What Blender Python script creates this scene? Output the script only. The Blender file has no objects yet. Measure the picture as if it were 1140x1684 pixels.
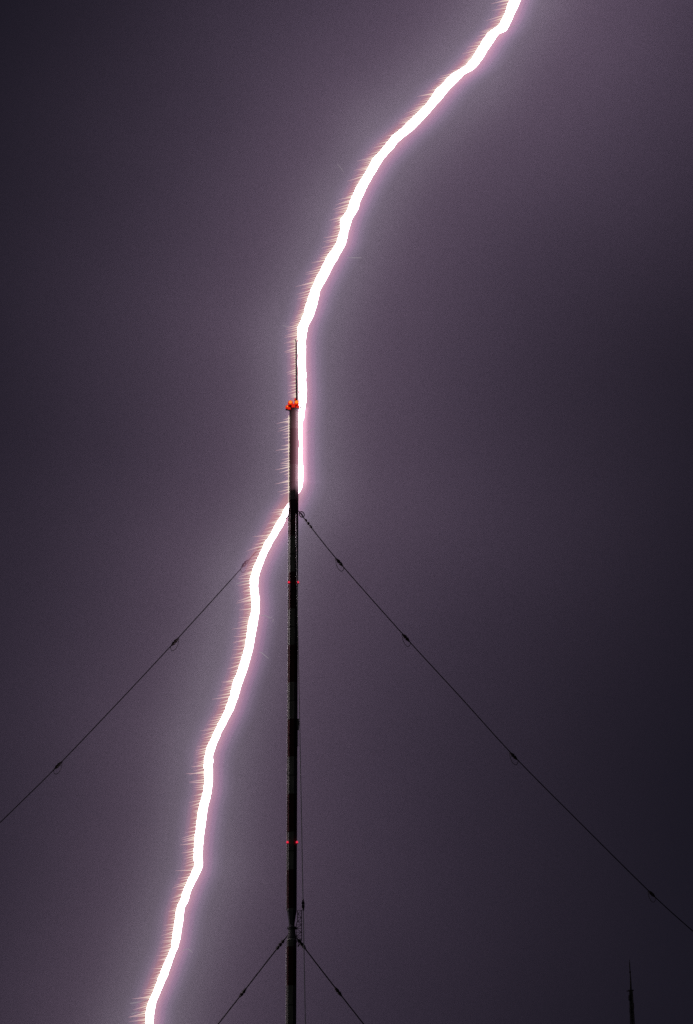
import bpy, bmesh, math, random
from mathutils import Vector, Matrix, noise as mnoise

random.seed(7)
S = bpy.context.scene
COL = S.collection
R = math.radians

# ------------------------------------------------------------------ camera
F = 6000.0                 # focal length in photo pixels (photo is 1140 x 1684)
PITCH = R(17.3)
EYE = Vector((0, 0, 2.0))
cd = bpy.data.cameras.new('camera')
cam = bpy.data.objects.new('camera', cd)
COL.objects.link(cam)
cam.location = EYE
cam.rotation_euler = (math.pi/2 + PITCH, 0, 0)
cd.sensor_fit = 'VERTICAL'
cd.sensor_height = 36.0
cd.lens = 36.0*F/1684.0
cd.clip_start = 1.0
cd.clip_end = 30000.0
S.camera = cam

D = 680.0                  # distance from the camera to the mast


def ray(px, py):
    a, b = (px-570.0)/F, (842.0-py)/F
    return Vector((a, math.cos(PITCH) - b*math.sin(PITCH), math.sin(PITCH) + b*math.cos(PITCH)))


def at(px, py, Y=D):
    d = ray(px, py)
    return EYE + d*(Y/d.y)


def on_plane(px, py, p0, n):
    d = ray(px, py)
    return EYE + d*((p0-EYE).dot(n)/d.dot(n))


MX = at(483.2, 815).x      # mast axis


def zpx(py, Y=D):
    return at(483, py, Y).z


PXM = 1.0/((at(570, 842) - at(569, 842)).length)   # px per metre at the mast (centre of frame)


# ------------------------------------------------------------------ materials
def nodes(m):
    m.use_nodes = True
    nt = m.node_tree
    nt.nodes.clear()
    return nt, nt.nodes.new('ShaderNodeOutputMaterial')


def metal(name, col, rough=0.5, met=0.6, var=0.25, scale=1.5):
    m = bpy.data.materials.new(name)
    nt, out = nodes(m)
    b = nt.nodes.new('ShaderNodeBsdfPrincipled')
    tc = nt.nodes.new('ShaderNodeTexCoord')
    nz = nt.nodes.new('ShaderNodeTexNoise')
    nz.inputs['Scale'].default_value = scale
    nz.inputs['Detail'].default_value = 5
    rp = nt.nodes.new('ShaderNodeValToRGB')
    rp.color_ramp.elements[0].position = 0.3
    rp.color_ramp.elements[1].position = 0.7
    rp.color_ramp.elements[0].color = (*[c*(1-var) for c in col], 1)
    rp.color_ramp.elements[1].color = (*[c*(1+var) for c in col], 1)
    nt.links.new(tc.outputs['Object'], nz.inputs['Vector'])
    nt.links.new(nz.outputs['Fac'], rp.inputs['Fac'])
    nt.links.new(rp.outputs['Color'], b.inputs['Base Color'])
    b.inputs['Roughness'].default_value = rough
    b.inputs['Metallic'].default_value = met
    nt.links.new(b.outputs['BSDF'], out.inputs['Surface'])
    return m


def emit(name, col, strength, attr=None, col2=None):
    m = bpy.data.materials.new(name)
    nt, out = nodes(m)
    e = nt.nodes.new('ShaderNodeEmission')
    e.inputs['Strength'].default_value = strength
    e.inputs['Color'].default_value = (*col, 1)
    if attr:
        a = nt.nodes.new('ShaderNodeAttribute')
        a.attribute_name = attr
        mx = nt.nodes.new('ShaderNodeMix')
        mx.data_type = 'RGBA'
        mx.inputs[6].default_value = (*col, 1)
        mx.inputs[7].default_value = (*col2, 1)
        nt.links.new(a.outputs['Fac'], mx.inputs[0])
        nt.links.new(mx.outputs[2], e.inputs['Color'])
    nt.links.new(e.outputs['Emission'], out.inputs['Surface'])
    return m


# the mast paint: red and white bands along the height, dirt and a seam line
ZB0 = zpx(883)                       # top of one white band
PERIOD = (zpx(764) - zpx(1368))/5.0


def mast_paint():
    m = bpy.data.materials.new('mast_paint')
    nt, out = nodes(m)
    L = nt.links.new
    b = nt.nodes.new('ShaderNodeBsdfPrincipled')
    tc = nt.nodes.new('ShaderNodeTexCoord')
    sp = nt.nodes.new('ShaderNodeSeparateXYZ')
    L(tc.outputs['Object'], sp.inputs[0])

    def math_(op, a, v):
        n = nt.nodes.new('ShaderNodeMath')
        n.operation = op
        L(a, n.inputs[0])
        if isinstance(v, (int, float)):
            n.inputs[1].default_value = v
        else:
            L(v, n.inputs[1])
        return n.outputs[0]
    # u runs 0..1 downward from the top of each white band
    u = math_('MULTIPLY', math_('SUBTRACT', sp.outputs['Z'], ZB0), -1.0/PERIOD)
    u = math_('FRACT', u, 0)
    white = math_('LESS_THAN', u, 0.495)
    seam = math_('ABSOLUTE', math_('SUBTRACT', u, 0.25), 0)
    seam = math_('LESS_THAN', seam, 0.008)
    nz = nt.nodes.new('ShaderNodeTexNoise')
    nz.inputs['Scale'].default_value = 0.9
    nz.inputs['Detail'].default_value = 6
    mp = nt.nodes.new('ShaderNodeMapping')
    mp.inputs['Scale'].default_value = (2.5, 2.5, 0.35)
    L(tc.outputs['Object'], mp.inputs['Vector'])
    L(mp.outputs[0], nz.inputs['Vector'])
    rp = nt.nodes.new('ShaderNodeValToRGB')
    rp.color_ramp.elements[0].position = 0.3
    rp.color_ramp.elements[1].position = 0.75
    rp.color_ramp.elements[0].color = (.52, .52, .52, 1)
    rp.color_ramp.elements[1].color = (1, 1, 1, 1)
    L(nz.outputs['Fac'], rp.inputs['Fac'])
    mx = nt.nodes.new('ShaderNodeMix')
    mx.data_type = 'RGBA'
    mx.inputs[6].default_value = (0.055, 0.012, 0.011, 1)
    mx.inputs[7].default_value = (0.18, 0.18, 0.16, 1)
    L(white, mx.inputs[0])
    mu = nt.nodes.new('ShaderNodeMix')
    mu.data_type = 'RGBA'
    mu.blend_type = 'MULTIPLY'
    mu.inputs[0].default_value = 1
    L(mx.outputs[2], mu.inputs[6])
    L(rp.outputs['Color'], mu.inputs[7])
    ms = nt.nodes.new('ShaderNodeMix')
    ms.data_type = 'RGBA'
    ms.inputs[7].default_value = (0.05, 0.05, 0.045, 1)
    L(seam, ms.inputs[0])
    L(mu.outputs[2], ms.inputs[6])
    L(ms.outputs[2], b.inputs['Base Color'])
    b.inputs['Roughness'].default_value = 0.75
    b.inputs['Specular IOR Level'].default_value = 0.2
    L(b.outputs['BSDF'], out.inputs['Surface'])
    return m


M = {
    'paint': mast_paint(),
    'steel': metal('dark_steel', (.055, .055, .06), .55, .5),
    'galv': metal('galvanised_steel', (.78, .76, .76), .5, .1),
    'wire': metal('guy_strand', (.045, .043, .048), .5, .6, .3, 4),
    'ceramic': metal('insulator_ceramic', (.03, .022, .02), .4, 0, .3, 3),
    'loopwire': metal('bare_loop_wire', (.10, .095, .10), .45, .5),
    'box': metal('box_grey', (.12, .12, .12), .6, .1),
    'band': metal('pale_band', (.55, .56, .5), .6, .1),
    'tower': metal('distant_steel', (.03, .03, .032), .7, .2),
    'bolt': emit('lightning_plasma', (1.0, .86, .97), 8.0),
    'fringe': emit('corona_filament_and_rim_glow', (1.0, .84, .68), .97, 'fade', (.52, .28, .36)),
    'wisp': emit('streamer_filament', (.80, .68, .78), .38),
    'lamp_red': emit('red_lamp', (1.0, .030, .010), .68),
    'lamp_orange': emit('orange_lamp', (1.0, .22, .02), 1.3),
    'lamp_small': emit('small_red_lamp', (1.0, .03, .075), .85),
}


M['bolt'].cycles.emission_sampling = 'FRONT'
for k_ in ('fringe', 'wisp'):
    M[k_].cycles.emission_sampling = 'NONE'


# ------------------------------------------------------------------ helpers
def tag(o, label=None, cat=None, group=None, kind=None):
    if label: o['label'] = label
    if cat: o['category'] = cat
    if group: o['group'] = group
    if kind: o['kind'] = kind
    return o


def empty(name, loc):
    o = bpy.data.objects.new(name, None)
    COL.objects.link(o)
    o.location = loc
    return o


def build(name, bm, mat, parent=None, smooth=False, origin=None):
    me = bpy.data.meshes.new(name)
    bmesh.ops.recalc_face_normals(bm, faces=bm.faces)
    if smooth:
        for f in bm.faces: f.smooth = True
    bm.to_mesh(me)
    bm.free()
    me.materials.append(mat)
    o = bpy.data.objects.new(name, me)
    COL.objects.link(o)
    if parent:
        o.parent = parent
        base = Vector((0, 0, 0))
        p = parent
        while p:
            base += p.location
            p = p.parent
        me.transform(Matrix.Translation(-base))
    return o


def ring_tube(bm, rings, cap=True):
    """rings: list of lists of points, all the same length"""
    vs = [[bm.verts.new(p) for p in r] for r in rings]
    n = len(rings[0])
    for a, b in zip(vs, vs[1:]):
        for i in range(n):
            j = (i+1) % n
            bm.faces.new((a[i], a[j], b[j], b[i]))
    if cap:
        bm.faces.new(vs[0])
        bm.faces.new(vs[-1])
    return vs


def tube(bm, pts, rad, sides=8):
    """swept tube along pts with one radius or one per point"""
    pts = [Vector(p) for p in pts]
    rs = rad if isinstance(rad, (list, tuple)) else [rad]*len(pts)
    t0 = (pts[1]-pts[0]).normalized()
    n = t0.orthogonal().normalized()
    rings = []
    for i, p in enumerate(pts):
        a = pts[max(0, i-1)]
        b = pts[min(len(pts)-1, i+1)]
        t = (b-a).normalized()
        n = (n - t*n.dot(t)).normalized()
        bi = t.cross(n)
        rings.append([p + (n*math.cos(k*2*math.pi/sides) + bi*math.sin(k*2*math.pi/sides))*rs[i] for k in range(sides)])
    return ring_tube(bm, rings)


def lathe(bm, prof, loc, sides=20, axis=Vector((0, 0, 1))):
    """prof: (radius, height) along axis from loc"""
    axis = axis.normalized()
    n = axis.orthogonal().normalized() if abs(axis.z) < .999 else Vector((1, 0, 0))
    b = axis.cross(n)
    rings = []
    for r, h in prof:
        rings.append([loc + axis*h + (n*math.cos(k*2*math.pi/sides) + b*math.sin(k*2*math.pi/sides))*max(r, 1e-4) for k in range(sides)])
    return ring_tube(bm, rings)


def box(bm, c, s):
    r = bmesh.ops.create_cube(bm, size=1, matrix=Matrix.Translation(c) @ Matrix.Diagonal((s[0], s[1], s[2], 1)))
    bmesh.ops.bevel(bm, geom=[e for e in bm.edges if all(v in r['verts'] for v in e.verts)], offset=min(s)*.12, segments=2, affect='EDGES')


def bezier(a, b, c, d, n=14):
    return [a*(1-t)**3 + b*3*t*(1-t)**2 + c*3*t*t*(1-t) + d*t**3 for t in [i/n for i in range(n+1)]]


def smooth_line(pts, n=10):
    """Catmull-Rom through pts"""
    out = []
    P = [pts[0]*2 - pts[1]] + list(pts) + [pts[-1]*2 - pts[-2]]
    for i in range(1, len(P)-2):
        p0, p1, p2, p3 = P[i-1:i+3]
        for k in range(n):
            t = k/n
            out.append(.5*((2*p1) + (p2-p0)*t + (2*p0-5*p1+4*p2-p3)*t*t + (3*p1-p0-3*p2+p3)*t**3))
    out.append(pts[-1])
    return out


# ------------------------------------------------------------------ world: a dark storm night
w = bpy.data.worlds.new('World')
S.world = w
w.use_nodes = True
nt = w.node_tree
nt.nodes.clear()
wo = nt.nodes.new('ShaderNodeOutputWorld')
bg = nt.nodes.new('ShaderNodeBackground')
wn = nt.nodes.new('ShaderNodeTexNoise')
wn.inputs['Scale'].default_value = 9.0
wn.inputs['Detail'].default_value = 4
wr = nt.nodes.new('ShaderNodeValToRGB')
wr.color_ramp.elements[0].position = .25
wr.color_ramp.elements[1].position = .75
wr.color_ramp.elements[0].color = (.0062, .0060, .0112, 1)
wr.color_ramp.elements[1].color = (.0080, .0074, .0132, 1)
tc = nt.nodes.new('ShaderNodeTexCoord')
nt.links.new(tc.outputs['Generated'], wn.inputs['Vector'])
nt.links.new(wn.outputs['Fac'], wr.inputs['Fac'])
nt.links.new(wr.outputs['Color'], bg.inputs['Color'])
nt.links.new(bg.outputs[0], wo.inputs['Surface'])

sd = bpy.data.lights.new('moonlight', 'SUN')
sd.energy = 0.07
sd.angle = R(2)
sd.color = (1, .97, .88)
so = bpy.data.objects.new('moonlight', sd)
COL.objects.link(so)
so.rotation_euler = Vector((.62, .70, -.22)).to_track_quat('-Z', 'Y').to_euler()

# ------------------------------------------------------------------ ground
gm = bpy.data.materials.new('night_field')
nt, out = nodes(gm)
b = nt.nodes.new('ShaderNodeBsdfPrincipled')
nz = nt.nodes.new('ShaderNodeTexNoise')
nz.inputs['Scale'].default_value = 40
nz.inputs['Detail'].default_value = 8
rp = nt.nodes.new('ShaderNodeValToRGB')
rp.color_ramp.elements[0].color = (.018, .026, .012, 1)
rp.color_ramp.elements[1].color = (.06, .065, .03, 1)
nt.links.new(nz.outputs['Fac'], rp.inputs['Fac'])
nt.links.new(rp.outputs['Color'], b.inputs['Base Color'])
b.inputs['Roughness'].default_value = .95
nt.links.new(b.outputs[0], out.inputs['Surface'])
bm = bmesh.new()
bmesh.ops.create_grid(bm, x_segments=48, y_segments=48, size=9000)
for v in bm.verts:
    v.co.z = -abs(mnoise.noise(v.co*.0013))*6.0*min(1, v.co.length/1500)
tag(build('ground', bm, gm), kind='structure')

# ------------------------------------------------------------------ the mast
mast = empty('radio_mast', (MX, D, 0))
tag(mast, 'tall dark guyed radio mast with red lamps and a rod on top, struck by lightning', 'mast')

RM = 7.85/PXM/0.978
VERT = [R(a) for a in (18, 78, 138, 198, 258, 318)]    # corner azimuths, 0 = towards the camera


def hexring(z, r):
    return [Vector((MX + r*math.sin(a), D - r*math.cos(a), z)) for a in VERT]


def pm(px):           # pixels to metres at the mast
    return px/PXM


# upper shaft with ring seams every half band
bm = bmesh.new()
ring_tube(bm, [hexring(zpx(1498), RM), hexring(zpx(677.5), RM)])
build('upper_shaft', bm, M['paint'], mast)
# tapered neck
bm = bmesh.new()
ring_tube(bm, [hexring(zpx(1521), pm(4.6)), hexring(zpx(1512), pm(5.7)), hexring(zpx(1498.2), RM*.985)])
build('tapered_neck', bm, M['steel'], mast)
# collar and insulator below the neck
c = Vector((MX, D, zpx(1528.5)))
bm = bmesh.new()
lathe(bm, [(pm(4.5), 0), (pm(7.4), pm(.6)), (pm(7.8), pm(2)), (pm(7.4), pm(3.6)), (pm(5), pm(4.6)), (pm(4.5), pm(7))], c)
build('collar', bm, M['steel'], mast, True)
bm = bmesh.new()
h = zpx(1528.5) - zpx(1544.5)
c = Vector((MX, D, zpx(1544.5)))
lathe(bm, [(pm(7.2), 0), (pm(7), h*.2), (pm(6.2), h*.45), (pm(5.8), h*.75), (pm(5.6), h)], c)
build('base_insulator', bm, M['box'], mast, True)
bm = bmesh.new()
c = Vector((MX, D, zpx(1546.2)))
lathe(bm, [(pm(7.5), 0), (pm(7.7), pm(.3)), (pm(7.7), pm(1.2)), (pm(7.4), pm(1.5))], c)
build('ring_flange', bm, M['band'], mast)
bm = bmesh.new()
ring_tube(bm, [hexring(0, RM), hexring(zpx(1552), RM), hexring(zpx(1550), RM*1.07), hexring(zpx(1546.6), RM*1.05)])
build('lower_shaft', bm, M['paint'], mast)
# a pale strip added up the left corner to catch a rim of light
for a in (R(258),):
    for py0, py1, part in ((1497, 835, 0), (0, 1556, 1)):
        z0 = zpx(py0) if not part else 0.0
        bm = bmesh.new()
        p = Vector((MX + (RM+.07)*math.sin(a), D - (RM+.07)*math.cos(a), z0))
        q = p.copy(); q.z = zpx(py1)
        tube(bm, [p, q], .09, 8)
        build('rim_strip', bm, M['galv'], mast, True)
# junction box on the right edge
bm = bmesh.new()
x0 = MX + RM*.97
box(bm, Vector((x0+.12, D-.25, zpx(1192))), (.34, .5, 2.2))
box(bm, Vector((x0+.22, D-.25, zpx(1190))), (.36, .35, .8))
tube(bm, [Vector((x0+.1, D-.2, zpx(1200))), Vector((x0+.1, D-.2, zpx(1228)))], .06, 6)
build('junction_box', bm, M['box'], mast)
# open steel bracket frame standing off the neck on the right
bm = bmesh.new()


def P(px, py, dy=0.0):
    return at(px, py, D-.35+dy)


for dy in (0, .9):
    tube(bm, [P(496.2, 1496.5, dy), P(496.2, 1546, dy)], .075, 6)
    tube(bm, [P(489.6, 1497, dy), P(489.6, 1515, dy), P(487.2, 1520, dy), P(487.2, 1540, dy), P(491, 1547, dy), P(490, 1557, dy)], .07, 6)
    ys = [1497, 1503, 1509, 1515, 1521, 1527, 1533, 1539, 1545]
    for k, y in enumerate(ys):
        xl = 489.6 if y < 1517 else 487.2
        tube(bm, [P(xl, y, dy), P(496.2, y, dy)], .05, 5)
        if k < len(ys)-1:
            a_, b_ = ((xl, y), (496.2, ys[k+1])) if k % 2 else ((496.2, y), (xl, ys[k+1]))
            tube(bm, [P(*a_, dy), P(*b_, dy)], .05, 5)
for y in (1500, 1512, 1524, 1536, 1545):
    for x in (488, 496.2):
        tube(bm, [P(x, y, 0), P(x, y, .9)], .05, 5)
for y in (1526, 1543):
    tube(bm, [P(482, y, .5), P(490, y, .5)], .12, 6)
tube(bm, [P(496.2, 1546, .4), P(490.5, 1557, .4)], .09, 6)
build('bracket_frame', bm, M['steel'], mast)

# top platform, beacons and lightning rod
zt = zpx(676)
bm = bmesh.new()
c = Vector((MX, D, zpx(677.5)))
lathe(bm, [(RM*.98, 0), (pm(8.2), pm(1.8)), (pm(8.6), pm(2.2)), (pm(8.6), pm(3.2)), (pm(6), pm(3.8)), (pm(6), pm(7.5)), (pm(3), pm(8.4))], c, 18)
build('beacon_platform', bm, M['steel'], mast)
bm = bmesh.new()
tube(bm, [at(490, 671, D-.5), at(495, 671, D-.7)], .13, 6)
box(bm, at(495, 670.5, D-.7), (.35, .3, .3))
build('lamp_arm', bm, M['steel'], mast)


def lamp(px, py, dy, r, mat, name='beacon_lamp', core=0, par=mast):
    r = pm(r)*.93
    c = at(px, py, D+dy)
    bm = bmesh.new()
    prof = [(r*.72, -r*1.0), (r*.95, -r*.6), (r, -r*.1), (r*.93, r*.4), (r*.7, r*.8), (r*.35, r*1.05), (0.001, r*1.12)]
    lathe(bm, prof, c, 16)
    o = build(name, bm, mat, par, True)
    bm = bmesh.new()
    lathe(bm, [(r*.5, -r*1.6), (r*.95, -r*1.5), (r*.95, -r*1.05), (r*.7, -r*1.0)], c, 14)
    build('lamp_base', bm, M['steel'], o)
    if core:
        k = r*core
        bm = bmesh.new()
        lathe(bm, [(.001, -k), (k*.6, -k*.8), (k*.95, -k*.3), (k*.95, k*.3), (k*.6, k*.8), (.001, k)], c + Vector((0, -r*.8, r*.12)), 14)
        build('lamp_core', bm, M['lamp_orange'], o, True)
    return o


lamp(477.8, 663.0, -.45, 4.7, M['lamp_red'], core=.62)
lamp(488.0, 662.8, -.55, 4.5, M['lamp_red'], core=.66)
lamp(472.8, 669.6, -.35, 3.6, M['lamp_red'], core=.4)
lamp(482.8, 667.6, -1.1, 3.5, M['lamp_red'])
lamp(475.6, 671.6, -.9, 2.6, M['lamp_red'])
lamp(490.0, 669.0, -.9, 2.9, M['lamp_red'])
lamp(486.0, 656.8, .2, 2.1, M['lamp_red'])
for py, xs in ((957.5, (475.2, 490.2)), (1385, (472.9, 488.6))):
    for x in xs:
        o = lamp(x, py, -.8, 2.0, M['lamp_small'], 'obstruction_light')
bm = bmesh.new()
tube(bm, [at(488.2, 676, D-.3), at(488.2, 655, D-.5), at(487.6, 610, D-.5), at(487.2, 562.5, D-.5), at(485.6, 557.5, D-.5)], [pm(1.7), pm(1.6), pm(1.4), pm(1.1), pm(.5)], 8)
build('lightning_rod', bm, M['steel'], mast, True)


# ------------------------------------------------------------------ guy wires
def insulator(parent, p, d, L=17.0, loop=True, fat=1.0):
    """dark strain insulator lying along the wire (direction d, pointing down), with a hanging wire loop"""
    l = pm(L)
    d = d.normalized()
    bm = bmesh.new()
    r = .34*fat
    prof = [(.13, -l*.5), (r*.55, -l*.42), (r*.75, -l*.3), (r*1.05, -l*.14), (r*.95, -l*.05), (r*.55, 0), (r*.95, l*.06), (r*1.05, l*.15), (r*.75, l*.3), (r*.5, l*.42), (.13, l*.5)]
    lathe(bm, prof, p, 12, d)
    o = build('insulator', bm, M['ceramic'], parent, True)
    if loop:
        a = p - d*l*.62
        b = p + d*l*.62
        hh = Vector((0, 0, -1))*pm(17)
        bm = bmesh.new()
        tube(bm, bezier(a, a+hh*1.25, b+hh*.85, b, 16), .06, 6)
        build('wire_loop', bm, M['loopwire'], o, True)
    return o


def bead(parent, p, d, l, r):
    bm = bmesh.new()
    lathe(bm, [(.08, -l/2), (r*.8, -l*.36), (r, 0), (r*.8, l*.36), (.08, l/2)], p, 12, d.normalized())
    build('bead', bm, M['ceramic'], parent, True)


def guy(label, attach_px, az, px_pts, ins, rad, beads=(), ring=None, loops=True):
    """a guy wire in the vertical plane through the mast at azimuth az (0 = straight away, positive to the right)"""
    dirh = Vector((math.sin(az), math.cos(az), 0))
    n = Vector((dirh.y, -dirh.x, 0))
    p0 = Vector((MX, D, 0))
    pt = lambda q: on_plane(q[0], q[1], p0, n)
    pts = [pt(q) for q in px_pts]
    line = smooth_line(pts, 8)
    last = (line[-1] - line[-9])
    last.normalize()
    t = line[-1].z/-last.z
    for k in range(1, 7):
        line.append(line[len(pts)*8-8] + last*t*k/6)
    root = empty('guy_wire', line[-1])
    tag(root, label, 'guy wire', 'guy wires holding the mast')
    bm = bmesh.new()
    tube(bm, line, rad, 8)
    build('strand', bm, M['wire'], root, True)
    for q in ins:
        p = pt(q)
        i = min(range(len(line)-1), key=lambda k: (line[k]-p).length)
        d = line[min(i+1, len(line)-1)] - line[max(i-1, 0)]
        insulator(root, p, d, q[2] if len(q) > 2 else 17, loops)
    d = line[4]-line[0]
    for q, l, r in beads:
        bead(root, pt(q), d, l, r)
    if ring:
        c = pt(ring)
        bm = bmesh.new()
        k = 22
        u = d.normalized(); v = u.cross(n).normalized()
        loop_pts = [c + (u*math.cos(i*2*math.pi/k)*1.05 + v*math.sin(i*2*math.pi/k))*pm(4.6) for i in range(k+1)]
        tube(bm, loop_pts, .105, 8)
        build('shackle_ring', bm, M['steel'], root, True)
        bm = bmesh.new()
        lathe(bm, [(.06, -.4), (.13, -.25), (.16, 0), (.13, .25), (.06, .4)], c, 10, u)
        build('bead', bm, M['ceramic'], root, True)
    return root


guy('long upper guy wire sloping down to the left edge, partly behind the lightning', None, R(-60),
    [(476, 846), (403, 928), (287, 1056), (190, 1160), (95, 1259.5), (40, 1314), (0, 1353), (-60, 1411)],
    [(403, 927), (287.5, 1056), (95.5, 1259)], .10)
guy('long upper guy wire sloping down to the right edge, four hanging wire loops', None, R(60),
    [(491, 840), (510, 865), (558.5, 925), (668, 1049), (757, 1146), (845, 1243), (955, 1354), (1072, 1470), (1137, 1529), (1200, 1583)],
    [(558.5, 925), (668, 1049), (845, 1243.5), (1072, 1470, 15)], .10,
    [((503.2, 855.6), .55, .24), ((507, 860.7), .6, .29), ((511.2, 866), .7, .24)], (496.4, 846))
guy('short lower guy wire down to the left from the narrow mast joint', None, R(-60),
    [(474, 1538), (460.5, 1554), (437, 1584), (399, 1633), (359, 1684), (320, 1733)],
    [(399, 1633, 19)], .12, [((465, 1548.5), .75, .34), ((460.8, 1553.6), .75, .38), ((456.8, 1558.8), .8, .32)], None, False)
guy('short lower guy wire down to the right from the steel bracket', None, R(60),
    [(489, 1544), (498, 1555), (524, 1589), (556.5, 1631), (598, 1684), (640, 1737)],
    [(498, 1554.8, 16), (556.5, 1631, 19)], .12, [((492, 1547.5), .8, .36)], None, False)

# the third upper guy comes towards the camera, almost hiding the mast's right edge
A = at(486.5, 845, D-1.0)
slope = 1.12
tb = 60.0
for _ in range(30):
    r_ = ray(502.4, 1684)
    tan_e = r_.z/r_.y
    tb = (A.z - 2 - (A.y)*tan_e)/(slope - tan_e)
Bp = at(502.4, 1684, A.y - tb)
dv = (Bp-A)
E_ = A + dv*(A.z/-dv.z)
root = empty('guy_wire', E_)
tag(root, 'near vertical upper guy wire running beside the right edge of the mast', 'guy wire', 'guy wires holding the mast')
bm = bmesh.new()
gl = [A + (E_-A)*(k/30) for k in range(31)]
tube(bm, gl, .075, 8)
build('strand', bm, M['galv'], root, True)


def on_guy(py):
    lo, hi = 0.0, 1.0
    for _ in range(50):
        t = (lo+hi)/2
        p = A + dv*t
        q = p-EYE
        y = 842 - F*(q.z*math.cos(PITCH) - q.y*math.sin(PITCH))/(q.y*math.cos(PITCH) + q.z*math.sin(PITCH))
        if y < py: lo = t
        else: hi = t
    return A + dv*lo


insulator(root, on_guy(1488), dv, 26, False, .75)

# ------------------------------------------------------------------ second mast far to the right
DT = 752.0
tb0 = at(1040, 1684, DT)
tm = empty('radio_mast', (tb0.x+.05, DT, 0))
tag(tm, 'small distant dark mast with a thin spire at the bottom right corner', 'mast')
TX = at(1037.6, 1629, DT).x
TX2 = at(1040.2, 1684, DT).x
zt0, zt1 = at(1037, 1629, DT).z, at(1037, 1684, DT).z
bm = bmesh.new()
k = (TX2-TX)/(zt0-zt1)


def tx(z): return TX2 + max(-1.0, min(k*(zt1-z), 0.45)) if z < zt1 else TX2 - (z-zt1)*k


def half(z): return .27 + (zt0-z)*.0165 if z > zt1 - 20 else .27 + (zt0-zt1+20)*.0165


zs = [zt0 - i*.9 for i in range(int((zt0-40)/.9))]
corn = [(1, 1), (-1, 1), (-1, -1), (1, -1)]
pt = lambda z, c: Vector((tx(z) + c[0]*half(z), DT + c[1]*half(z), z))
for cnr in corn:
    tube(bm, [pt(z, cnr) for z in zs[::4]] + [Vector((tx(0)+cnr[0]*1, DT+cnr[1]*1, 0))], .11, 5)
for i in range(len(zs)-1):
    if i > 30: break
    for j in range(4):
        c0, c1 = corn[j], corn[(j+1) % 4]
        tube(bm, [pt(zs[i], c0), pt(zs[i+1], c1)], .06, 4)
        tube(bm, [pt(zs[i], c1), pt(zs[i+1], c0)], .06, 4)
        tube(bm, [pt(zs[i], c0), pt(zs[i], c1)], .06, 4)
tube(bm, [Vector((tx(z), DT, z)) for z in zs[::3]], .2, 6)
build('lattice_tower', bm, M['tower'], tm)
bm = bmesh.new()
pa = at(1030.6, 1629.8, DT-.3); pb = at(1042.5, 1628.4, DT-.3)
tube(bm, [pa, (pa+pb)/2 - Vector((0, 0, .08)), pb], .1, 6)
lathe(bm, [(.3, -.1), (.55, .0), (.55, .12), (.2, .2)], Vector((TX, DT, zt0)), 12)
build('cross_arm', bm, M['tower'], tm)
bm = bmesh.new()
tube(bm, [at(1037.6, 1630, DT), at(1037.2, 1612, DT), at(1036.3, 1598, DT), at(1035.6, 1588, DT), at(1035.2, 1578, DT)], [.2, .16, .11, .12, .04], 8)
tube(bm, [at(1036.2, 1597, DT), at(1036.2, 1600, DT)], .2, 6)
build('spire', bm, M['tower'], tm, True)
for px, py in ((1035.0, 1641), (1041.6, 1654), (1036.6, 1662), (1042.2, 1672)):
    c = at(px, py, DT-.5)
    bm = bmesh.new()
    box(bm, c, (.35, .25, 1.1))
    build('panel_antenna', bm, M['tower'], tm)

# ------------------------------------------------------------------ the lightning
# photo measurements: row, left edge, right edge
ROWS = [(-160, 892, 912), (-110, 878, 899), (-60, 862, 884), (-25, 846, 867),
        (0, 836, 857.9), (21, 829.5, 848.4), (42, 819, 839), (50.5, 805, 834), (54.7, 800.6, 823), (63, 794.7, 816.8), (84, 782, 803),
        (105, 767, 789), (114, 755, 781), (122, 741, 765), (147, 716, 741), (168, 702, 723), (189.5, 681, 704), (210, 660, 685),
        (223, 644, 669), (234, 635, 655), (244, 627, 648), (261, 611.6, 632.6), (278, 603, 622), (307, 585, 605), (328, 575, 595),
        (345, 570, 589.5), (362, 558, 580), (379, 558, 575), (400, 551.6, 570.5), (424, 535, 558), (433, 531, 552), (458, 518, 539),
        (477, 509.5, 528), (500, 502, 523), (519, 497, 517), (538, 488, 507.5), (559, 488.2, 504), (588, 488.6, 504), (614, 489, 505),
        (640, 490, 505.6), (658, 490.5, 505), (675, 490.5, 502.8), (686, 488.8, 502), (694, 489.8, 499.3), (715, 490, 498.6), (733, 490, 499),
        (759, 489.6, 499), (778, 489, 500), (792, 489.5, 500), (803, 490, 498), (809.5, 489.5, 494.5), (815, 485, 489.5), (822, 478, 485),
        (829, 471, 477), (838, 466, 477), (848, 460.5, 474.6), (862, 452, 468.5), (880, 442.5, 458), (889, 436, 452), (908, 427, 442),
        (931, 416, 432), (949, 410.5, 427), (964, 409, 426), (983.5, 412, 428), (1007, 412, 428), (1024, 407, 425), (1053, 403, 419.6),
        (1069, 400, 417), (1099, 391, 409.5), (1120, 382.5, 401), (1145, 376, 393), (1166, 369.5, 386), (1187, 359, 375), (1204, 350.5, 366),
        (1229, 339, 356), (1242, 335, 351.6), (1263, 334, 351.6), (1282, 335, 351.6), (1303, 333, 349.5), (1324, 326, 344), (1345, 323, 341),
        (1377, 319, 336), (1408, 317, 334), (1425, 318, 335), (1436, 312.6, 330.5), (1450, 306, 323), (1465, 300, 316), (1480, 295, 311.6), (1492, 289.5, 305.5),
        (1528, 284, 300.6), (1558, 280, 295), (1570, 275, 289), (1602, 261, 278), (1633, 249.5, 265), (1646, 243, 259), (1663, 238, 254.7),
        (1684, 238, 254), (1720, 229, 245), (1770, 214, 231), (1830, 206, 222), (1900, 190, 206), (2050, 182, 198), (2200, 150, 166),
        (2400, 142, 157), (2560, 120, 134), (2727, 112, 122)]


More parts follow.
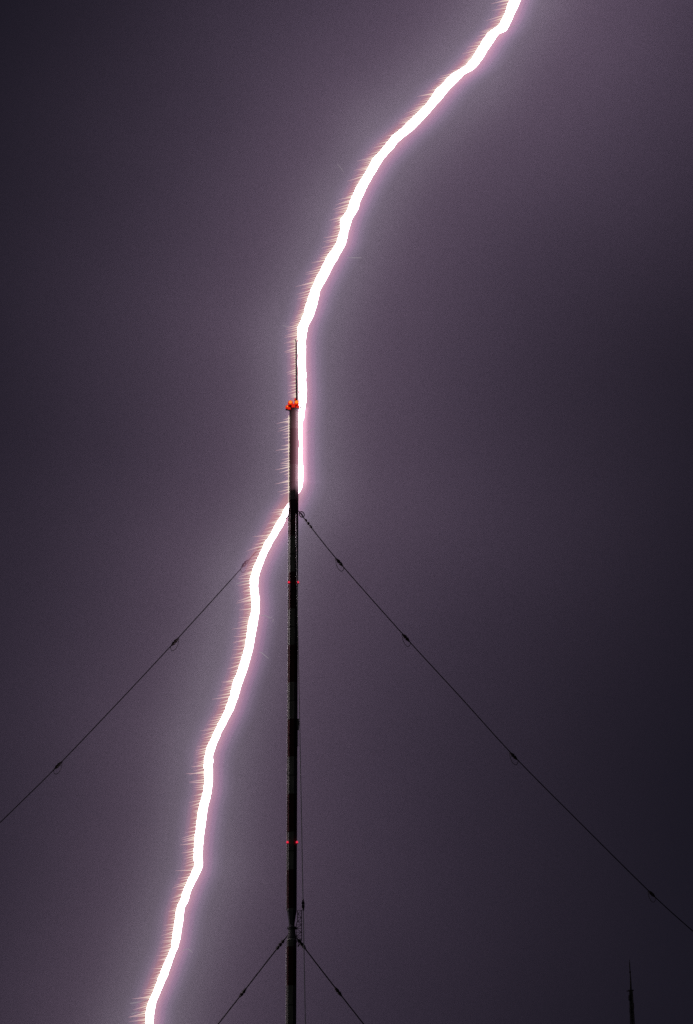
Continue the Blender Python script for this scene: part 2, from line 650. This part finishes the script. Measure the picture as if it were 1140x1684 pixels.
def bolt_y(py):
    """depth of the discharge: it wanders freely, runs down the mast's right side and slips behind it"""
    key = [(-160, 9), (0, 5), (150, 1.5), (300, 3.5), (430, 2.0), (540, .5), (675, .12), (800, .12), (815, 1.6), (832, 1.9), (860, 1.6), (1000, 3.0), (1200, 1.8), (1400, 4), (1684, 6), (2200, 12), (2727, 9)]
    if py <= key[0][0]: return D + key[0][1]
    for (a, u), (b_, v) in zip(key, key[1:]):
        if py <= b_:
            t = (py-a)/(b_-a)
            t = t*t*(3-2*t)
            return D + u + (v-u)*t
    return D + key[-1][1]


def interp(py):
    for (a, l0, r0), (b_, l1, r1) in zip(ROWS, ROWS[1:]):
        if a <= py <= b_:
            t = (py-a)/(b_-a)
            return l0+(l1-l0)*t, r0+(r1-r0)*t
    return ROWS[-1][1:]


bolt_root = empty('lightning_bolt', at(117, 2727, bolt_y(2727)))
bolt_root.location.z = 0
tag(bolt_root, 'jagged blinding white lightning bolt striking the mast from the top right', 'lightning')
rows = []
py = -160.0
while py < 2727:
    rows.append(py)
    py += 3.0 if py < 1750 else 14.0
for r_ in ROWS:
    if all(abs(r_[0]-q) > 1.0 for q in rows): rows.append(r_[0])
rows.sort()
rings = []
for py in rows:
    l, r_ = interp(py)
    Y = bolt_y(py)
    j = .45 if not (800 < py < 835) else .1
    l += 1.8 + (mnoise.noise(Vector((py*.17, 1.3, 0)))*1.0 + mnoise.noise(Vector((py*.43, 4.3, 0)))*1.0)*j/.45
    r_ += -1.5 + (mnoise.noise(Vector((py*.09, 7.7, 0)))*.8 + mnoise.noise(Vector((py*.31, 2.7, 0)))*.7)*j/.45
    a, b_ = at(l, py, Y), at(r_, py, Y)
    cx, hw = (a.x+b_.x)/2, abs(b_.x-a.x)/2
    dp = min(hw, .62)
    rings.append([Vector((cx + hw*math.cos(k*math.pi/6), Y + dp*math.sin(k*math.pi/6), a.z)) for k in range(12)])
bm = bmesh.new()
ring_tube(bm, rings)
build('discharge_channel', bm, M['bolt'], bolt_root, True)

# the hair-like corona fringe on the left of the discharge
bm = bmesh.new()
fade = bm.verts.layers.float.new('fade')


def filament(x0, y0, x1, y1, Y, r0, r1=.02, bend=0.0):
    a, c = at(x0, y0, Y), at(x1, y1, Y)
    m_ = (a+c)/2 + Vector((0, 0, bend))
    n = 4
    pts = [a*(1-t)**2 + m_*2*t*(1-t) + c*t*t for t in [i/n for i in range(n+1)]]
    rs = [r0 + (r1-r0)*(i/n)**.8 for i in range(n+1)]
    vs = tube(bm, pts, rs, 4)
    for i, ring_ in enumerate(vs):
        for v in ring_: v[fade] = (i/n)**.7


rnd = random.Random(21)
py = -20.0
while py < 1700:
    l, r_ = interp(py)
    if 812 < py < 836:
        py += 4; continue
    l2, _ = interp(min(py+6, 1720))
    tilt = (l2-l)/6.0                        # negative: edge moves left going down
    Y = bolt_y(py) - .3
    ln = rnd.triangular(6, 26, 13)*(1 + .7*mnoise.noise(Vector((py*.031, 9.1, 0))))
    if rnd.random() < .07: ln = rnd.uniform(22, 31)
    sl = rnd.uniform(.16, .34) if py < 560 else rnd.uniform(.03, .36)
    x0 = l + 1.5
    rr = rnd.uniform(.10, .19)
    if 560 <= py < 655:
        x0, ln, Y = 487.0, ln*.75, D-.35
    elif 655 <= py < 684:
        py += 4; continue
    elif 684 <= py <= 812:
        x0, ln, Y = 476.2, ln*.8, D+.1
        sl = rnd.uniform(.05, .35)
        rr *= .85
    filament(x0, py, x0-ln, py+ln*sl, Y + rnd.uniform(-.15, .15), rr, .02, rnd.uniform(-.12, .12))
    py += rnd.uniform(2.2, 5.0) + max(0, 4*mnoise.noise(Vector((py*.06, 3.3, 0))))
for (xa, ya), (xb, yb), Y, r0 in (((475.0, 683), (474.4, 831), D+.1, .085), ((486.4, 563), (486.9, 652), D-.3, .05)):  # pale emissive tubes added as a rim of light on mast and rod
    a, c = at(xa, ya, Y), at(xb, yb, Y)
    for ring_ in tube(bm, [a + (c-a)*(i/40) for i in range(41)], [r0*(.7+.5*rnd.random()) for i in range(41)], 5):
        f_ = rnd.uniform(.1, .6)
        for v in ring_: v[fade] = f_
fr = build('corona_fringe_and_rim_glow', bm, M['fringe'], bolt_root)
tag(fr, kind='stuff')

# single stray streamers
for pts, r_ in (([(429, 1012), (437, 1012.5), (444, 1016.5), (447.5, 1014.5)], .07), ([(450.5, 1018), (448, 1023)], .05),
                ([(426, 1072), (431, 1074), (436, 1078), (442, 1083)], .07), ([(571, 423.5), (583, 424), (595, 424)], .07),
                ([(300, 1563), (309, 1560.5), (313, 1563), (317, 1567)], .07), ([(555, 270), (561, 277), (566, 283)], .04),
                ([(464, 534.5), (470, 536.5), (477, 536.5)], .05),
                ([(503, 713), (513, 706.5), (521, 704)], .04), ([(389, 960), (399, 957.5), (411, 956.5)], .08),
                ([(214, 1650), (228, 1648), (243, 1643)], .085), ([(216, 1668), (226, 1664.5), (239, 1667)], .08),
                ([(832, 47), (845, 43), (856, 40.5)], .05)):
    bm = bmesh.new()
    P3 = [at(x, y, bolt_y(y)-.2) for x, y in pts]
    ln = smooth_line(P3, 5)
    n = len(ln)-1
    tube(bm, ln, [r_*(.35+.65*math.sin(math.pi*(.15+.75*i/n))) for i in range(n+1)], 5)
    build('streamer', bm, M['wisp'], bolt_root)


# glowing air hugging the discharge: an emitting volume in its own sleeve
def ramp_node(nt, stops, interp_='EASE'):
    rp = nt.nodes.new('ShaderNodeValToRGB')
    cr = rp.color_ramp
    cr.interpolation = interp_
    while len(cr.elements) < len(stops): cr.elements.new(.5)
    for e, (p, c) in zip(cr.elements, stops):
        e.position = p
        e.color = (*c, 1)
    return rp


G0, G1 = -150, 1830
GS = [G0 + (G1-G0)*i/46 for i in range(47)]


def cxz(py):
    l, r_ = interp(py)
    p = at((l+r_)/2, py, bolt_y(py))
    return p.x, p.z


def cosang(py):
    a, b_ = cxz(max(py-28, -160)), cxz(py+28)
    dx, dz = b_[0]-a[0], b_[1]-a[1]
    return abs(dz)/math.hypot(dx, dz)


SLEEVE = 46.0
bm = bmesh.new()
rings = []
GD = .95
py = G0
while py <= G1:
    Y = bolt_y(py)
    x, z = cxz(py)
    l, r_ = interp(py)
    a = pm(SLEEVE)/cosang(py)
    rings.append([Vector((x + a*math.cos(.07+k*math.pi/11), Y + GD + GD*math.sin(.07+k*math.pi/11), z)) for k in range(22)])
    py += 14.3
ring_tube(bm, rings)
m = bpy.data.materials.new('glowing_air')
nt, out = nodes(m)
L = nt.links.new
geo = nt.nodes.new('ShaderNodeNewGeometry')
sp = nt.nodes.new('ShaderNodeSeparateXYZ')
L(geo.outputs['Position'], sp.inputs[0])
zlo, zhi = cxz(G1)[1], cxz(G0)[1]
xs = [cxz(p)[0] for p in GS]
xlo, xhi = min(xs)-1, max(xs)+1


def mapr(src, a, b_, c_=0.0, d_=1.0):
    n = nt.nodes.new('ShaderNodeMapRange')
    n.inputs[1].default_value = a; n.inputs[2].default_value = b_
    n.inputs[3].default_value = c_; n.inputs[4].default_value = d_
    L(src, n.inputs[0])
    return n.outputs[0]


def curve(src, pts):
    n = nt.nodes.new('ShaderNodeFloatCurve')
    c = n.mapping.curves[0]
    pts = sorted(pts)
    while len(c.points) < len(pts): c.points.new(.5, .5)
    for p, (x, y) in zip(c.points, pts):
        p.location = (x, y)
        p.handle_type = 'VECTOR'
    n.mapping.update()
    L(src, n.inputs['Value'])
    return n.outputs[0]


def mth(op, a, b_=None):
    n = nt.nodes.new('ShaderNodeMath')
    n.operation = op
    for i, v in enumerate((a, b_)):
        if v is None: continue
        if isinstance(v, (int, float)): n.inputs[i].default_value = v
        else: L(v, n.inputs[i])
    return n.outputs[0]


u = mapr(sp.outputs['Z'], zlo, zhi)
N = 90
GP = [G0 + (G1-G0)*i/N for i in range(N+1)]
fx = curve(u, [((cxz(p)[1]-zlo)/(zhi-zlo), (cxz(p)[0]-xlo)/(xhi-xlo)) for p in GP])
fx = mapr(fx, 0, 1, xlo, xhi)
ca = curve(u, [((cxz(p)[1]-zlo)/(zhi-zlo), cosang(p)) for p in GS])
s = mth('MULTIPLY', mth('SUBTRACT', sp.outputs['X'], fx), ca)
sr = pm(SLEEVE)
tt = mapr(s, -sr, sr)
q = lambda px: .5 + .5*px/SLEEVE
rp = ramp_node(nt, [(q(-45), (0, 0, 0)), (q(-36), (.018, .012, .022)), (q(-28), (.05, .03, .052)), (q(-21), (.125, .05, .085)), (q(-15), (.24, .075, .08)), (q(-8), (.32, .11, .09)),
                    (q(0), (.38, .14, .16)), (q(8), (.35, .155, .20)), (q(12), (.26, .105, .17)), (q(19), (.15, .068, .13)), (q(27), (.065, .04, .072)), (q(36), (.022, .016, .028)), (q(45), (0, 0, 0))], 'EASE')
L(tt, rp.inputs['Fac'])
em = nt.nodes.new('ShaderNodeEmission')
L(rp.outputs['Color'], em.inputs['Color'])
yc = curve(u, [((cxz(p)[1]-zlo)/(zhi-zlo), (bolt_y(p)-D)/20) for p in GS])
gate = mth('LESS_THAN', mth('ABSOLUTE', mth('SUBTRACT', sp.outputs['Y'], mapr(yc, 0, 1, D, D+20))), 2.4)
L(mth('MULTIPLY', gate, 1.0/(2*GD*.92)), em.inputs['Strength'])
L(em.outputs[0], out.inputs['Volume'])
m.cycles.volume_step_rate = .065
build('glow', bm, m, bolt_root)
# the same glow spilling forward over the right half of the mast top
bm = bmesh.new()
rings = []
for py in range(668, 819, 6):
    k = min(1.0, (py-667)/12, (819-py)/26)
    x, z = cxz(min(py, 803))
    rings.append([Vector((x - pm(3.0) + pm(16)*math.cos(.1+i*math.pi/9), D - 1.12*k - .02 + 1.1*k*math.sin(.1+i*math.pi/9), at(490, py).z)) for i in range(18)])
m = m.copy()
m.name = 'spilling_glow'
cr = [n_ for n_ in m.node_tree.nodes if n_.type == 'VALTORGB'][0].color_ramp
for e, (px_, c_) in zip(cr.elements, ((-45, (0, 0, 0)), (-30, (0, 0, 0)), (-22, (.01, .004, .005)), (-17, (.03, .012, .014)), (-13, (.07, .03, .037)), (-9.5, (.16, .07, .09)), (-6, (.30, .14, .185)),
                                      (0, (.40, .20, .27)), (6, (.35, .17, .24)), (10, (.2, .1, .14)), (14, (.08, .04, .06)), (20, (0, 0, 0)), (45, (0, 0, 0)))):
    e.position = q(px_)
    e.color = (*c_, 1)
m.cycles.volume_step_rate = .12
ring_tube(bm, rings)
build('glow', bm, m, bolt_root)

# ------------------------------------------------------------------ storm haze lit up behind the mast
HY = D + 108.0
SY = 9.0                   # how deep the lit haze reaches
seg_px = [(960, -260), (846, 0), (775, 110), (640, 232), (575, 350), (495, 555), (494, 800), (418, 950), (345, 1225), (326, 1420), (242, 1700), (150, 2200)]
seg = [at(x, y, HY) for x, y in seg_px]
HS = HY/D
m = bpy.data.materials.new('lit_haze')
nt, out = nodes(m)
L = nt.links.new
geo = nt.nodes.new('ShaderNodeNewGeometry')
sub = nt.nodes.new('ShaderNodeVectorMath'); sub.operation = 'SUBTRACT'
sub.inputs[1].default_value = (0, HY, 0)
L(geo.outputs['Position'], sub.inputs[0])
scl = nt.nodes.new('ShaderNodeVectorMath'); scl.operation = 'MULTIPLY'
scl.inputs[1].default_value = (1, 0, 1)
L(sub.outputs[0], scl.inputs[0])
pos = scl.outputs[0]


def vm(op, a, b_):
    n = nt.nodes.new('ShaderNodeVectorMath'); n.operation = op
    for i, v in enumerate((a, b_)):
        if isinstance(v, Vector): n.inputs[i].default_value = v
        else: L(v, n.inputs[i])
    return n


best = None
for a, b_ in zip(seg, seg[1:]):
    a2, d2 = Vector((a.x, 0, a.z)), Vector((b_.x-a.x, 0, b_.z-a.z))
    pa_ = vm('SUBTRACT', pos, a2).outputs['Vector']
    t = mth('MULTIPLY', vm('DOT_PRODUCT', pa_, d2).outputs['Value'], 1/d2.length_squared)
    cl = nt.nodes.new('ShaderNodeClamp'); L(t, cl.inputs[0])
    sc_ = nt.nodes.new('ShaderNodeVectorMath'); sc_.operation = 'SCALE'
    sc_.inputs[0].default_value = d2
    L(cl.outputs[0], sc_.inputs['Scale'])
    df = vm('SUBTRACT', pa_, sc_.outputs['Vector']).outputs['Vector']
    d = vm('LENGTH', df, df).outputs['Value']
    if best is None: best = d
    else:
        n = nt.nodes.new('ShaderNodeMath'); n.operation = 'SMOOTH_MIN'
        L(best, n.inputs[0]); L(d, n.inputs[1]); n.inputs[2].default_value = 4.0
        best = n.outputs[0]
sy = nt.nodes.new('ShaderNodeSeparateXYZ')
L(sub.outputs[0], sy.inputs[0])
yy = mth('EXPONENT', mth('MULTIPLY', mth('MULTIPLY', sy.outputs['Y'], sy.outputs['Y']), -1/(2*SY*SY)))
r2 = mth('MULTIPLY', best, best)
acc = None
for sig, colr in ((50, (.0800, .0725, .0855)), (140, (.0400, .0278, .0372)), (330, (.0520, .0358, .0580))):
    sg = sig/PXM*HS
    g = mth('EXPONENT', mth('MULTIPLY', r2, -1/(2*sg*sg)))
    amp = 1/(SY*math.sqrt(2*math.pi))*math.cos(PITCH)
    cc = nt.nodes.new('ShaderNodeVectorMath'); cc.operation = 'SCALE'
    cc.inputs[0].default_value = Vector(colr)*amp
    if sig == 330:       # the far haze is lit more towards the upper right, where the cloud lies
        dg = mth('ADD', mth('MULTIPLY', mth('SUBTRACT', sy.outputs['X'], at(570, 842, HY).x), .5/(570/PXM*HS)),
                 mth('MULTIPLY', mth('SUBTRACT', sy.outputs['Z'], at(570, 842, HY).z), .5/(842/PXM*HS)))
        g = mth('MULTIPLY', g, mapr(dg, -1, 1, .66, 1.42))
    L(g, cc.inputs['Scale'])
    if acc is None: acc = cc.outputs['Vector']
    else: acc = vm('ADD', acc, cc.outputs['Vector']).outputs['Vector']
# soft unevenness of the rain haze
nz = nt.nodes.new('ShaderNodeTexNoise')
nz.inputs['Scale'].default_value = .03
nz.inputs['Detail'].default_value = 2
L(geo.outputs['Position'], nz.inputs['Vector'])
nv = mapr(nz.outputs['Fac'], .3, .7, .95, 1.05)
cc = nt.nodes.new('ShaderNodeVectorMath'); cc.operation = 'SCALE'
L(acc, cc.inputs[0]); L(nv, cc.inputs['Scale'])
em = nt.nodes.new('ShaderNodeEmission')
L(cc.outputs['Vector'], em.inputs['Color'])
L(yy, em.inputs['Strength'])
L(em.outputs[0], out.inputs['Volume'])
m.cycles.volume_step_rate = 2.0
bm = bmesh.new()
bmesh.ops.create_cube(bm, size=1, matrix=Matrix.Translation((-5, HY, 235)) @ Matrix.Diagonal((560, 52, 460, 1)))
tag(build('haze', bm, m), kind='structure')

# ------------------------------------------------------------------ render settings
S.view_settings.view_transform = 'Standard'
S.view_settings.look = 'None'
S.view_settings.exposure = 0
S.view_settings.gamma = 1
S.render.engine = 'CYCLES'
S.cycles.use_denoising = False
S.cycles.light_sampling_threshold = 0.0
S.cycles.max_bounces = 4
S.cycles.transparent_max_bounces = 16
S.cycles.volume_max_steps = 1024
S.cycles.sample_clamp_indirect = 2.0
S.cycles.sample_clamp_direct = 6.0
S.render.film_transparent = False
